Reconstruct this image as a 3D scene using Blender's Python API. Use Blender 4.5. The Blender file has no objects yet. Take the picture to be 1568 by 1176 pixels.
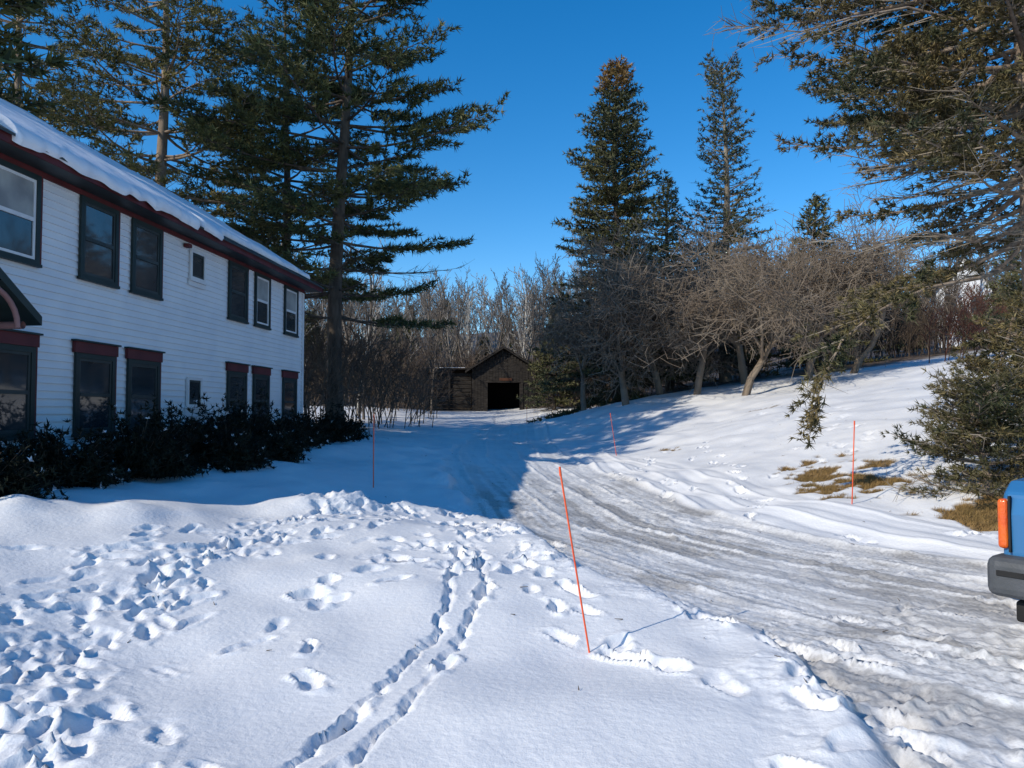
import bpy, math, random, bmesh
import numpy as np
from mathutils import Vector, Matrix
RS=np.random.RandomState(7); random.seed(7)
scn=bpy.context.scene
# ------------------------------------------------------------ helpers
def link(o,parent=None):
    scn.collection.objects.link(o)
    if parent: o.parent=parent
    return o
def empty(name,loc=(0,0,0),mw=None):
    o=bpy.data.objects.new(name,None); link(o)
    if mw is not None: o.matrix_world=mw
    else: o.location=loc
    return o
def npmesh(name,V,F,mat=None,smooth=False):
    V=np.asarray(V,dtype=np.float32); F=np.asarray(F,dtype=np.int32)
    me=bpy.data.meshes.new(name); k=F.shape[1]
    me.vertices.add(len(V)); me.vertices.foreach_set('co',V.ravel())
    me.loops.add(F.size); me.loops.foreach_set('vertex_index',F.ravel())
    me.polygons.add(len(F)); me.polygons.foreach_set('loop_start',np.arange(0,F.size,k,dtype=np.int32))
    me.update(calc_edges=True)
    me.polygons.foreach_set('use_smooth',np.full(len(F),smooth))
    if mat: me.materials.append(mat)
    me.update(); return me
def npobj(name,V,F,mat=None,smooth=False,parent=None):
    return link(bpy.data.objects.new(name,npmesh(name,V,F,mat,smooth)),parent)
def boxes(name,bl,mat,parent=None,bevel=0.0):
    V=[];F=[]
    for b in bl:
        x0,x1,y0,y1,z0,z1=b; n=len(V)
        V+=[(x0,y0,z0),(x1,y0,z0),(x1,y1,z0),(x0,y1,z0),(x0,y0,z1),(x1,y0,z1),(x1,y1,z1),(x0,y1,z1)]
        F+=[(n,n+3,n+2,n+1),(n+4,n+5,n+6,n+7),(n,n+1,n+5,n+4),(n+1,n+2,n+6,n+5),(n+2,n+3,n+7,n+6),(n+3,n,n+4,n+7)]
    o=npobj(name,V,F,mat,False,parent)
    if bevel:
        m=o.modifiers.new('bevel','BEVEL'); m.width=bevel; m.segments=3
    return o
def poly(name,V,F,mat,parent=None,smooth=False):
    me=bpy.data.meshes.new(name); me.from_pydata(V,[],F); me.update()
    me.materials.append(mat)
    for p in me.polygons: p.use_smooth=smooth
    return link(bpy.data.objects.new(name,me),parent)
def tubes(name,segs,mat,n=5,parent=None,ret_mesh=False):
    S=np.array(segs,dtype=np.float64)
    p0=S[:,0:3];p1=S[:,3:6];d=p1-p0;L=np.linalg.norm(d,axis=1,keepdims=True)+1e-9;d/=L
    up=np.where(np.abs(d[:,2:3])>.9,np.array([[1.,0,0]]),np.array([[0,0,1.]]))
    a=np.cross(d,up);a/=np.linalg.norm(a,axis=1,keepdims=True)+1e-9;b=np.cross(d,a)
    N=len(S);V=np.zeros((N,2*n,3))
    for k in range(n):
        t=2*math.pi*k/n;o=a*math.cos(t)+b*math.sin(t)
        V[:,k]=p0+o*S[:,6:7]; V[:,n+k]=p1+d*S[:,7:8]*.3+o*S[:,7:8]
    base=(np.arange(N)*2*n)[:,None]
    F=[]
    for k in range(n):
        k2=(k+1)%n
        F.append(np.concatenate([base+k,base+k2,base+n+k2,base+n+k],axis=1))
    F=np.stack(F,1).reshape(-1,4)
    me=npmesh(name,V.reshape(-1,3),F,mat,True)
    if ret_mesh: return me
    return link(bpy.data.objects.new(name,me),parent)
def needles(name,P,D,mat,K=8,L=.2,w=.03,spread=.7,parent=None,ret=False):
    P=np.array(P);D=np.array(D);N=len(P)
    P=np.repeat(P,K,0);D=np.repeat(D,K,0)
    d=D+RS.randn(N*K,3)*spread; d/=np.linalg.norm(d,axis=1,keepdims=True)+1e-9
    l=L*(.6+.7*RS.rand(N*K,1)); s=np.cross(d,RS.randn(N*K,3)); s/=np.linalg.norm(s,axis=1,keepdims=True)+1e-9
    s*=w*.5
    V=np.stack([P-s,P+s,P+d*l],1).reshape(-1,3)
    F=np.arange(N*K*3).reshape(-1,3)
    me=npmesh(name,V,F,mat)
    if ret: return me
    return link(bpy.data.objects.new(name,me),parent)
def _h(ix,iy,s):
    n=(ix*374761393+iy*668265263+s*982451653)&0x7fffffff
    n=((n^(n>>13))*1274126177)&0x7fffffff
    n=(n^(n>>16))&0xffff
    return n/65535.0
def vn(x,y,s=0):
    x=np.asarray(x,dtype=np.float64)+1000.;y=np.asarray(y,dtype=np.float64)+1000.
    ix=np.floor(x).astype(np.int64);iy=np.floor(y).astype(np.int64);fx=x-ix;fy=y-iy
    fx=fx*fx*(3-2*fx);fy=fy*fy*(3-2*fy)
    a=_h(ix,iy,s);b=_h(ix+1,iy,s);c=_h(ix,iy+1,s);d=_h(ix+1,iy+1,s)
    return (a*(1-fx)+b*fx)*(1-fy)+(c*(1-fx)+d*fx)*fy
def sstep(a,b,x):
    t=np.clip((x-a)/(b-a),0,1);return t*t*(3-2*t)
# ------------------------------------------------------------ materials
def mat(name,c1,c2=None,scale=4.,rough=.8,bump=0.,bscale=None,island=False,stretch=None,spec=.3,metal=0.,detail=4):
    m=bpy.data.materials.new(name);m.use_nodes=True;nt=m.node_tree;N=nt.nodes;Lk=nt.links
    b=N['Principled BSDF'];b.inputs['Roughness'].default_value=rough;b.inputs['Metallic'].default_value=metal
    b.inputs['Specular IOR Level'].default_value=spec
    if c2 is None: c2=tuple(v*.85 for v in c1)
    tc=N.new('ShaderNodeTexCoord');mp=N.new('ShaderNodeMapping')
    if stretch: mp.inputs['Scale'].default_value=stretch
    Lk.new(tc.outputs['Object'],mp.inputs['Vector'])
    ns=N.new('ShaderNodeTexNoise');ns.inputs['Scale'].default_value=scale;ns.inputs['Detail'].default_value=detail
    Lk.new(mp.outputs['Vector'],ns.inputs['Vector'])
    cr=N.new('ShaderNodeValToRGB');cr.color_ramp.elements[0].position=.35;cr.color_ramp.elements[1].position=.65
    cr.color_ramp.elements[0].color=(*c1,1);cr.color_ramp.elements[1].color=(*c2,1)
    Lk.new(ns.outputs['Fac'],cr.inputs['Fac'])
    out=cr.outputs['Color']
    if island:
        g=N.new('ShaderNodeNewGeometry');mx=N.new('ShaderNodeMix');mx.data_type='RGBA';mx.blend_type='MULTIPLY';mx.inputs[0].default_value=1
        r2=N.new('ShaderNodeValToRGB');r2.color_ramp.elements[0].color=(.5,.5,.5,1);r2.color_ramp.elements[1].color=(1.5,1.5,1.4,1)
        Lk.new(g.outputs['Random Per Island'],r2.inputs['Fac']);Lk.new(out,mx.inputs[6]);Lk.new(r2.outputs['Color'],mx.inputs[7]);out=mx.outputs[2]
    Lk.new(out,b.inputs['Base Color'])
    if bump:
        n2=N.new('ShaderNodeTexNoise');n2.inputs['Scale'].default_value=bscale or scale*3;n2.inputs['Detail'].default_value=5
        Lk.new(mp.outputs['Vector'],n2.inputs['Vector'])
        bp=N.new('ShaderNodeBump');bp.inputs['Strength'].default_value=bump;bp.inputs['Distance'].default_value=.02
        Lk.new(n2.outputs['Fac'],bp.inputs['Height']);Lk.new(bp.outputs['Normal'],b.inputs['Normal'])
    return m
M_sid=mat('white_clapboard',(.74,.75,.77),(.66,.68,.72),1.5,.6,.1,30)
M_maroon=mat('maroon_paint',(.115,.022,.024),(.075,.014,.017),3,.6)
M_green=mat('dark_green_trim',(.012,.024,.024),(.02,.032,.03),3,.5)
M_white=mat('white_trim',(.7,.7,.7),(.6,.6,.62),3,.5)
M_roof=mat('dark_metal_roof',(.025,.033,.033),(.04,.05,.05),3,.5)
M_glass=mat('window_glass',(.02,.027,.033),(.05,.055,.06),.8,.04,spec=.7)
M_curt=mat('window_blind',(.35,.35,.33),(.2,.2,.2),2,.5,spec=.5)
M_rsnow=mat('roof_snow',(.8,.82,.86),(.72,.75,.81),3,.7,.5,9)
M_found=mat('concrete_foundation',(.3,.3,.29),(.2,.2,.2),5,.9)
M_bark=mat('pine_bark',(.05,.04,.033),(.12,.095,.075),6,.9,.6,20,stretch=(1,1,.25))
M_bark2=mat('spruce_bark',(.16,.12,.09),(.3,.24,.19),6,.9,.6,20,stretch=(1,1,.3))
M_twig=mat('lichen_twigs',(.14,.115,.085),(.28,.245,.20),2,.9)
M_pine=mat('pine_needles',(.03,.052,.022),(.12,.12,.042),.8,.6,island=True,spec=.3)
M_pine2=mat('pine_needles_sunny',(.08,.09,.03),(.25,.215,.08),.8,.6,island=True,spec=.3)  # lighter copy of the pine needles, sunlight put into the colour
M_spr=mat('spruce_needles',(.038,.052,.028),(.13,.12,.05),.6,.6,island=True,spec=.3)
M_sprb=mat('spruce_needles_brown',(.04,.048,.022),(.17,.13,.06),.9,.6,island=True,spec=.3)
M_brown=mat('dead_cone_top',(.26,.14,.05),(.17,.12,.045),2,.8,island=True)
M_apple=mat('apple_bark',(.15,.115,.088),(.29,.24,.185),1.,.9)
M_for=mat('forest_bark',(.085,.07,.058),(.165,.14,.12),.4,.9)
M_for2=mat('forest_bark_pale',(.20,.18,.155),(.33,.30,.27),.5,.9)
M_birch=mat('birch_bark',(.55,.53,.49),(.35,.32,.28),3,.8)
M_brush=mat('brush_twigs',(.075,.055,.042),(.15,.115,.085),.6,.9)
M_redb=mat('red_brush',(.13,.05,.03),(.09,.04,.03),1,.9)
M_yew=mat('yew_needles',(.006,.009,.007),(.018,.022,.014),2,.7,island=True,spec=.15)
M_grass=mat('dry_grass_blades',(.27,.17,.07),(.16,.11,.04),1.5,.9,island=True)
M_barn=mat('weathered_barn_wood',(.012,.010,.009),(.042,.036,.031),3,.9,.6,12,stretch=(1,1,6))
M_black=mat('interior_shade_black',(.004,.004,.004),(.006,.006,.006),3,1,spec=0)  # near-black colour for the painted shade in the barn doorway
M_stake=mat('orange_fiberglass',(.80,.12,.035),(.7,.09,.03),3,.5)
M_car=mat('blue_car_paint',(.03,.15,.34),(.028,.14,.32),2,.2,spec=.6)
M_bump=mat('grey_bumper_plastic',(.08,.085,.095),(.06,.065,.07),8,.55,.2,80)
M_amber=mat('amber_lens',(.80,.17,.01),(.60,.07,.01),5,.15,.3,60,spec=.6)
M_lens=mat('clear_lens',(.6,.6,.6),(.5,.5,.5),3,.1,spec=.7)
M_rub=mat('tyre_rubber',(.015,.015,.015),(.025,.025,.025),4,.9)
M_rim=mat('steel_wheel',(.3,.3,.3),(.25,.25,.25),3,.35,metal=.8)
# ------------------------------------------------------------ terrain
CP=[(0,0,0),(-5,0,.1),(5,0,-.05),(0,5,0),(3,5,0),(-3,5,.10),(-6,6,.45),(-4.3,8.4,.5),(-4,13,.62),(-4,20,.8),(-8,10,.7),(-8,20,.9),
(-2.4,12.7,.27),(-1,9,.12),(1.5,9,.03),(3,10.7,.05),(5.3,7.6,0),(9,6,.05),(1.5,22,.25),(3.1,22,.3),(-1,20,.35),(-2,30,.75),(1,30,.55),(0,40,.9),(0,50,1.75),
(-8,45,1.7),(8,50,3),(5.1,33,2.0),(5,28,1.15),(9.7,30,2.35),(12.8,28,2.75),(17.3,25,3.4),(8,14,1.0),(6.2,12,.38),(7,10.6,.42),(10,11,1.1),(12,14,1.8),(7,18,1.1),(5,18,.55),
(8,22,1.5),(14,20,2.5),(12,9,.9),(20,15,3.2),(25,30,4.4),(-20,30,1.5),(-20,10,1),(-15,50,2.3),(0,62,2.6),(20,60,5),(40,40,6.5),(-40,60,4),(-60,0,1),(60,0,2),(0,-60,0),(120,100,12),(-120,100,8),(0,100,5),(0,300,10),(200,300,15),(-200,300,15),(200,-50,3),(-200,-50,1),(1,14,.08),(3.2,14,.15),(4.5,14,.3)]
CP=np.array(CP,dtype=float)
def Kf(r2): return np.where(r2>1e-12,.5*r2*np.log(np.maximum(r2,1e-12)),0)
sc_=.02
cx=CP[:,:2]*sc_
A=Kf(((cx[:,None]-cx[None])**2).sum(-1))+np.eye(len(CP))*2e-6
Pm=np.hstack([np.ones((len(CP),1)),cx]);n_=len(CP)
MM=np.zeros((n_+3,n_+3));MM[:n_,:n_]=A;MM[:n_,n_:]=Pm;MM[n_:,:n_]=Pm.T
W=np.linalg.solve(MM,np.concatenate([CP[:,2],np.zeros(3)]))
def base_h(x,y):
    x=np.asarray(x,float);y=np.asarray(y,float);z=W[n_]+W[n_+1]*x*sc_+W[n_+2]*y*sc_
    for i in range(n_):
        z=z+W[i]*Kf((x*sc_-cx[i,0])**2+(y*sc_-cx[i,1])**2)
    hill=np.clip(y-60+.1*np.abs(x),0,75)
    z=z+.15*hill*sstep(0,25,hill)*(1-.35*sstep(-20,30,x)+.3*np.sin(x*.05))
    return z
def gz(x,y): return float(base_h(np.array([x]),np.array([y]))[0])
LE=[(1.1,-3),(1.35,1),(1.55,3.3),(1.8,4.8),(1.75,5.7),(1.17,6.76),(.58,7.6),(-.04,10.2),(-.95,12.9),(-1.6,16),(-1.8,22),(-1.6,30),(-1.2,40),(-1,50)]
RE=[(20,4.8),(9,6.2),(5.3,7.6),(4.2,9.1),(3.2,11),(2.4,16),(1.7,22),(1.4,30),(1.5,40),(1.8,50)]
def sdist(X,Y,pl):
    best=np.full(X.shape,1e9);sg=np.zeros(X.shape)
    for (ax,ay),(bx,by) in zip(pl[:-1],pl[1:]):
        dx,dy=bx-ax,by-ay;L2=dx*dx+dy*dy
        t=np.clip(((X-ax)*dx+(Y-ay)*dy)/L2,0,1)
        d=np.hypot(X-ax-t*dx,Y-ay-t*dy);cr=(X-ax)*dy-(Y-ay)*dx
        m=d<best;best=np.where(m,d,best);sg=np.where(m,np.sign(cr),sg)
    return best*sg
xp=list(np.arange(0,6.2,.026));s=.026
while xp[-1]<260: s*=1.045;xp.append(xp[-1]+s)
xs=np.array([-v for v in xp[::-1][:-1]]+xp)
yl=list(np.arange(2.4,6,.020))
while yl[-1]<60: yl.append(yl[-1]+yl[-1]*.0042)
s=.25
while yl[-1]<420: s*=1.06;yl.append(yl[-1]+s)
s=.03;yb=[2.4]
while yb[-1]>-80: s*=1.12;yb.append(yb[-1]-s)
ys=np.array(yb[::-1][:-1]+yl)
X,Y=np.meshgrid(xs,ys)
Z=base_h(X,Y)
near=sstep(60,20,Y)
dl=sdist(X,Y,LE);dr=sdist(X,Y,RE)
wob=(vn(X*.8,Y*.8,3)-.5)*.5+(vn(X*3,Y*3,4)-.5)*.2
inl=sstep(-.05,.14,dl+wob*.6);inr=sstep(.12,-.05,dr+wob*.4);ind=inl*inr*sstep(52,48,Y)
Z+=near*(1-.7*ind)*((vn(X*.45,Y*.45,1)-.5)*.14+(vn(X*1.2+.3*Y,Y*1.0,2)-.5)*.11+(vn(X*2.7,Y*2.2,22)-.5)*.036+(vn(X*6,Y*5,24)-.5)*.006)
fadey=.25+.75*sstep(20,13,Y)
pack=ind*fadey
Z+=near*(.06*np.exp(-((dl+wob*.6+.15)/.2)**2)*(dr<0)*(.15+1.3*vn(X*1.5,Y*1.5,5)))*fadey
Z-=ind*.04
# packed driveway: shallow fine tracks that follow its direction
ww=(vn(X*.3,Y*.3,31)-.5)*.2
rut=(vn((dr+ww)*4,(X+Y)*.12,32)-.5)*.013+(vn((dr+ww)*11,(X+Y)*.35,33)-.5)*.011+(vn((dr+ww)*26,(X+Y)*1.2,34)-.5)*.009
fine=(vn(X*15,Y*13,6)-.5)*.015+(vn(X*32,Y*28,7)-.5)*.014
clod=np.maximum(0,vn(X*9,Y*8,36)-.62)*.08*sstep(.45,.7,vn(X*.9,Y*.9,37))
Z+=ind*sstep(45,8,Y)*(rut+fine+clod)
ridge=np.zeros_like(Z)
for off,wd,am in [(.0,.07,.045),(-.42,.1,-.015),(-.75,.05,.028),(-1.15,.14,-.02),(-1.5,.05,.024),(-2.0,.16,-.018),(-2.45,.05,.022),(-2.9,.15,-.015),(-3.3,.06,.022),(-4.1,.06,.02)]:
    w2=dr+(vn(X*.3,Y*.3,int(off*100)%97)-.5)*.22
    g_=np.exp(-((w2-off)/wd)**2)*(.2+1.5*vn(X*2.5,Y*2.5,8))*(dr<.5)*inl*sstep(45,30,Y)
    Z+=am*g_
    if am>0: ridge=np.maximum(ridge,g_)
for off,wd,am in [(.35,.1,-.03),(.6,.06,.03),(1.0,.12,-.03),(1.3,.06,.03),(1.7,.1,-.02)]:
    Z+=am*np.exp(-((dr-off+(vn(X*.4,Y*.4,9)-.5)*.3)/wd)**2)*sstep(3,6,Y)*sstep(30,20,Y)
trample=np.zeros_like(Z)
def sub(x0,x1,y0,y1):
    i0,i1=np.searchsorted(xs,[x0,x1]);j0,j1=np.searchsorted(ys,[y0,y1]);return slice(j0,j1),slice(i0,i1)
def stamp(x,y,ang,L=.17,Wd=.075,dep=.06,rim=.3,tr=.0):
    R=max(L,Wd)*2.4;sl=sub(x-R,x+R,y-R,y+R)
    xx=X[sl]-x;yy=Y[sl]-y
    if xx.size==0: return
    wx=(vn(X[sl]*9,Y[sl]*9,11)-.5)*.09;wy=(vn(X[sl]*9,Y[sl]*9,12)-.5)*.09
    xx=xx+wx;yy=yy+wy
    a=xx*math.sin(ang)+yy*math.cos(ang);b=xx*math.cos(ang)-yy*math.sin(ang)
    r=np.sqrt((a/L)**2+(b/Wd)**2)
    Z[sl]+=-dep*np.exp(-r**6)*(.6+.8*vn(X[sl]*7+x*9,Y[sl]*7,18))+rim*dep*np.exp(-((r-1.4)/.25)**2)*(1.8*vn(X[sl]*8,Y[sl]*8,13)-.2)
    if tr: trample[sl]=np.maximum(trample[sl],tr*np.exp(-(r/2)**2))
def along(pl,step):
    out=[];
    for (ax,ay),(bx,by) in zip(pl[:-1],pl[1:]):
        L=math.hypot(bx-ax,by-ay);n=max(1,int(L/step))
        for i in range(n):
            t=i/n;out.append((ax+(bx-ax)*t,ay+(by-ay)*t,math.atan2(bx-ax,by-ay)))
    return out
# broad trampled trail on the left
T2=[(-2.3,2.6),(-2.5,3.4),(-2.8,4.4),(-3.1,5.6),(-3.05,7.0),(-2.7,8.6),(-2.15,10.1),(-1.5,12.0)]
for x,y,a in along(T2,.11):
    for k in range(3):
        o=random.gauss(0,.30 if y<6 else .22)
        stamp(x+o,y+random.gauss(0,.1),a+random.gauss(0,.35),random.uniform(.09,.17),random.uniform(.035,.06),random.uniform(.014,.042),.5,.8)
for x,y,a in along([(-1.3,2.6),(-1.7,3.3),(-2.3,4.2)],.13): stamp(x+random.gauss(0,.2),y,a+random.gauss(0,.4),.14,.055,random.uniform(.02,.05),.4,.7)
for x,y,a in along([(-3.4,4.0),(-3.8,5.5),(-3.7,7),(-3.3,8.2)],.24): stamp(x+random.gauss(0,.2),y,a+random.gauss(0,.3),.14,.055,random.uniform(.02,.045),.4,.4)
for x,y,a in along([(-4.2,6.6),(-3.0,7.4),(-2.0,8.4),(-1.4,9.6)],.22): stamp(x+random.gauss(0,.15),y,a+random.gauss(0,.3),.14,.055,random.uniform(.02,.045),.4,.5)
# centre double trail
T1=[(-.92,3.45),(-.78,4.1),(-.62,4.9),(-.42,5.6),(-.38,6.4),(-.48,7.3),(-.45,8.3),(-.5,9.6),(-1.0,11.5)]
for i,(x,y,a) in enumerate(along(T1,.05)):
    for s_ in (-.11,.14):
        w_=.04*math.sin(y*2.3+s_*30)
        if y<8: stamp(x+s_+w_,y,a,.08,.030,.010+.018*random.random()**2,.1)
for i,(x,y,a) in enumerate(along(T1,.42)):
    if i%5==3: continue
    s_=-.12 if i%2 else .15
    stamp(x+s_+random.gauss(0,.04),y+random.gauss(0,.06),a+random.gauss(0,.25),random.uniform(.12,.20),.055,random.uniform(.045,.085),.4)
for pl,stp,sp in [([(.2,8.6),(-.5,9.6),(-1.2,11.0)],.14,.25),([(1.35,2.6),(1.3,3.6),(1.2,4.3),(.95,5.0),(.75,5.8)],.3,.18),([(1.75,2.8),(1.85,3.8),(1.9,4.8),(1.5,6.0)],.16,.16),
                  ([(-1.9,5.2),(-1.5,6.2),(-1.0,7.4),(-.6,8.4)],.5,.08),([(-1.3,4.6),(-1.7,6.0),(-1.9,8)],.6,.1),([(.0,7.8),(.35,6.6),(.75,5.6)],.3,.12),([(.4,8.4),(-.2,7.2),(-1.0,6.6),(-2.2,6.2)],.45,.1),([(.2,6.5),(.5,5.4),(1.0,4.2)],.5,.1),
                  ([(3.5,10.8),(4.3,14),(5.0,17.5),(5.5,21)],.5,.25),([(3,13),(3.1,17),(3.6,21)],.4,.3),([(6.5,15),(8,19),(9,24)],.5,.5),([(4.4,9.6),(6,8.8),(8,8)],.4,.25),([(4.5,12.5),(7,16),(8,22)],.5,.5)]:
    for x,y,a in along(pl,stp): stamp(x+random.gauss(0,sp),y+random.gauss(0,.08),a+random.gauss(0,.35),random.uniform(.12,.17),random.uniform(.05,.075),random.uniform(.03,.07),.35,.5)
for k in range(120):
    x=random.uniform(-1.4,1.2);y=random.uniform(7.0,12)
    if sdist(np.array([x]),np.array([y]),LE)[0]<.2: stamp(x-.3,y,random.uniform(-1,1),random.uniform(.08,.15),.06,random.uniform(.015,.045),.4,.5)
for k in range(170):
    x=random.uniform(1.7,5.5);y=random.uniform(2.5,5.2+.35*x)
    stamp(x,y,random.uniform(-3,3),random.uniform(.08,.15),.05,random.uniform(.01,.025),.6,.7)
cr=np.clip(trample,0,1)*near
bermc=np.exp(-((dl+wob*.6+.1)/.28)**2)*(dr<0)*sstep(22,8,Y)
cr=np.maximum(cr,bermc*.95)
brk=sstep(.3,.6,vn(X*2.2,Y*2.2,16))
Z+=cr*brk*(.026*(vn(X*11,Y*11,14)-.5)+.026*(vn(X*24,Y*24,15)-.5)+.014*(vn(X*42,Y*42,19)-.5))
for mx,my,ma,mw in [(-2.35,10.3,.27,.45),(-2.9,9.9,.16,.4),(-4.2,8.2,.12,.55),(-5.2,7.9,.12,.5),(-1.6,10.9,.12,.45),(2.2,19,.12,.7),(.6,20,.08,.8)]:
    Z+=ma*np.exp(-(((X-mx)**2+(Y-my)**2)/mw**2))*(.7+.6*vn(X*3,Y*3,17))
gn=vn(X*1.6,Y*1.6,20)*.45+vn(X*6,Y*6,21)*.55
g1=np.exp(-(((X-6.0)/1.3)**2+((Y-13.2)/2.1)**2));g2=np.exp(-(((X-6.9)/1.25)**2+((Y-10.0)/.75)**2))*1.6
g3=.7*np.exp(-(((X-4.4)/.5)**2+((Y-21)/1.0)**2))+.6*np.exp(-(((X-9.5)/2)**2+((Y-25)/.4)**2))
grass=sstep(.60,.72,gn*.6+.5*np.maximum(np.maximum(g1,g2),g3))
edge=np.interp(X,[-60,-8,0,6,10,16,25,60],[40,46,52,37,35,34,36,45])
leaf=sstep(0,3,Y-edge+(vn(X*.4,Y*.4,23)-.5)*4)
Z-=grass*.03
nx,ny=len(xs),len(ys)
V=np.stack([X,Y,Z],-1).reshape(-1,3)
idx=np.arange(nx*ny).reshape(ny,nx)
F=np.stack([idx[:-1,:-1],idx[:-1,1:],idx[1:,1:],idx[1:,:-1]],-1).reshape(-1,4)
dzx=np.gradient(Z,xs,axis=1);dzy=np.gradient(Z,ys,axis=0)
NR=np.stack([-dzx,-dzy,np.ones_like(Z)],-1);NR/=np.linalg.norm(NR,axis=-1,keepdims=True);NR=NR.reshape(-1,3)
def snow_mat():
    m=bpy.data.materials.new('snow_surface');m.use_nodes=True;nt=m.node_tree;N=nt.nodes;Lk=nt.links;b=N['Principled BSDF']
    b.inputs['Roughness'].default_value=.5;b.inputs['Specular IOR Level'].default_value=.3
    tc=N.new('ShaderNodeTexCoord')
    def noise(s,d=5):
        n=N.new('ShaderNodeTexNoise');n.inputs['Scale'].default_value=s;n.inputs['Detail'].default_value=d;Lk.new(tc.outputs['Object'],n.inputs['Vector']);return n.outputs['Fac']
    def ramp(f,a,b_,p0=.4,p1=.6):
        r=N.new('ShaderNodeValToRGB');r.color_ramp.elements[0].position=p0;r.color_ramp.elements[1].position=p1
        r.color_ramp.elements[0].color=(*a,1);r.color_ramp.elements[1].color=(*b_,1);Lk.new(f,r.inputs['Fac']);return r.outputs['Color']
    def attr(n):
        a=N.new('ShaderNodeAttribute');a.attribute_name=n;return a.outputs['Fac']
    def mix(f,a,b_):
        x=N.new('ShaderNodeMix');x.data_type='RGBA';Lk.new(f,x.inputs[0]);Lk.new(a,x.inputs[6]);Lk.new(b_,x.inputs[7]);return x.outputs[2]
    c=ramp(noise(1.2),(.70,.715,.74),(.79,.795,.80))
    pk=ramp(attr('streak'),(.41,.40,.385),(.70,.70,.695),.28,.70)
    pk2=ramp(noise(26,8),(.6,.59,.58),(1,1,1),.35,.55)
    mm=N.new('ShaderNodeMix');mm.data_type='RGBA';mm.blend_type='MULTIPLY';mm.inputs[0].default_value=.75;Lk.new(pk,mm.inputs[6]);Lk.new(pk2,mm.inputs[7])
    c=mix(attr('pack'),c,mm.outputs[2])
    gr=ramp(noise(9,8),(.10,.07,.03),(.30,.20,.09),.35,.65)
    c=mix(attr('grass'),c,gr)
    lf=ramp(noise(2.5,10),(.03,.022,.015),(.15,.11,.075),.42,.6)
    c=mix(attr('leaf'),c,lf)
    Lk.new(c,b.inputs['Base Color'])
    ad=N.new('ShaderNodeMath');ad.operation='ADD';n1=noise(22,7);n2=noise(110,3)
    Lk.new(n1,ad.inputs[0]);m2=N.new('ShaderNodeMath');m2.operation='MULTIPLY';m2.inputs[1].default_value=.25;Lk.new(n2,m2.inputs[0]);Lk.new(m2.outputs[0],ad.inputs[1])
    bp=N.new('ShaderNodeBump');bp.inputs['Strength'].default_value=.4;bp.inputs['Distance'].default_value=.02
    Lk.new(ad.outputs[0],bp.inputs['Height']);Lk.new(bp.outputs['Normal'],b.inputs['Normal'])
    return m
M_snow=snow_mat()
streak=np.clip(.5+(vn((dr+ww)*3,(X+Y)*.12,51)-.5)*.7+(vn((dr+ww)*13,(X+Y)*.35,52)-.5)*.8+(vn(X*4,Y*4,53)-.5)*.5+ridge*.4,0,1)
fm=ind.reshape(-1)[F].mean(1)>.5
for nm,sel in [('snow_ground',~fm),('driveway',fm)]:
    Fs=F[sel];u,inv=np.unique(Fs,return_inverse=True);Fs=inv.reshape(-1,4)
    me=npmesh(nm,V[u],Fs,M_snow,True)
    for an,arr in [('pack',pack*(.6+.4*sstep(.25,.6,vn(X*1.1,Y*1.1,30)))),('grass',grass*(1-ind)),('leaf',leaf),('streak',streak)]:
        a=me.attributes.new(an,'FLOAT','POINT');a.data.foreach_set('value',arr.reshape(-1)[u].astype(np.float32))
    me.normals_split_custom_set_from_vertices(NR[u].tolist())
    link(bpy.data.objects.new(nm,me))
# ------------------------------------------------------------ house
bk=Vector((-.082,-.9966,0)).normalized();on=Vector((.9966,-.082,0)).normalized()
MW=Matrix(((bk.x,on.x,0,-6.26),(bk.y,on.y,0,22),(0,0,1,0),(0,0,0,1)))
H=empty('white_clapboard_house',mw=MW)
Lh=15.1
boxes('wall_core',[(0.02,Lh,-8,-.03,.2,5.3)],M_sid,H)
V=[];F=[]
z=.75;e=.118
while z<5.15:
    n=len(V);V+=[(0,.026,z),(Lh,.026,z),(Lh,.0,z+e),(0,.0,z+e),(0,-.02,z),(Lh,-.02,z)];F+=[(n,n+1,n+2,n+3),(n+4,n+5,n+1,n)];z+=e
poly('clapboards',V,F,M_sid,H)
boxes('foundation',[(0.0,Lh,-7.9,.0,.0,.745)],M_found,H)
boxes('corner_board',[(-.03,.10,-.05,.045,.7,5.14)],M_white,H)
boxes('frieze_board',[(-.02,Lh,-.02,.05,5.16,5.245)],M_maroon,H)
boxes('soffit',[(-.35,Lh+.3,-.02,.43,5.25,5.28)],M_roof,H)
boxes('fascia',[(-.38,Lh+.35,.432,.47,5.24,5.365)],M_maroon,H)
tp=.60;ez=5.40;Wr=4.47
for sg,nm in ((1,'roof_front'),(-1,'roof_back')):
    y0=-4+sg*(Wr+.05);zr=ez+tp*Wr
    V=[(-.4,y0,ez-.02),(Lh+.4,y0,ez-.02),(Lh+.4,-4,zr),(-.4,-4,zr)];V+=[(a,b,c-.04) for a,b,c in V]
    poly(nm,V,[(0,1,2,3),(7,6,5,4),(0,4,5,1),(1,5,6,2),(3,7,4,0)],M_roof,H)
for u_ in (.0,Lh-.02):
    poly('gable_wall',[(u_,0,5.2),(u_,-8,5.2),(u_,-4,7.75),(u_+.02,0,5.2),(u_+.02,-8,5.2),(u_+.02,-4,7.75)],[(0,1,2),(5,4,3)],M_sid,H)
poly('rake_board',[(-.43,.48,5.24),(-.43,.48,5.39),(-.43,-4,8.08),(-.43,-4,7.92),(-.41,.48,5.24),(-.41,.48,5.39),(-.41,-4,8.08),(-.41,-4,7.92)],[(0,1,2,3),(7,6,5,4),(0,4,5,1),(1,5,6,2),(0,3,7,4)],M_maroon,H)
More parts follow.
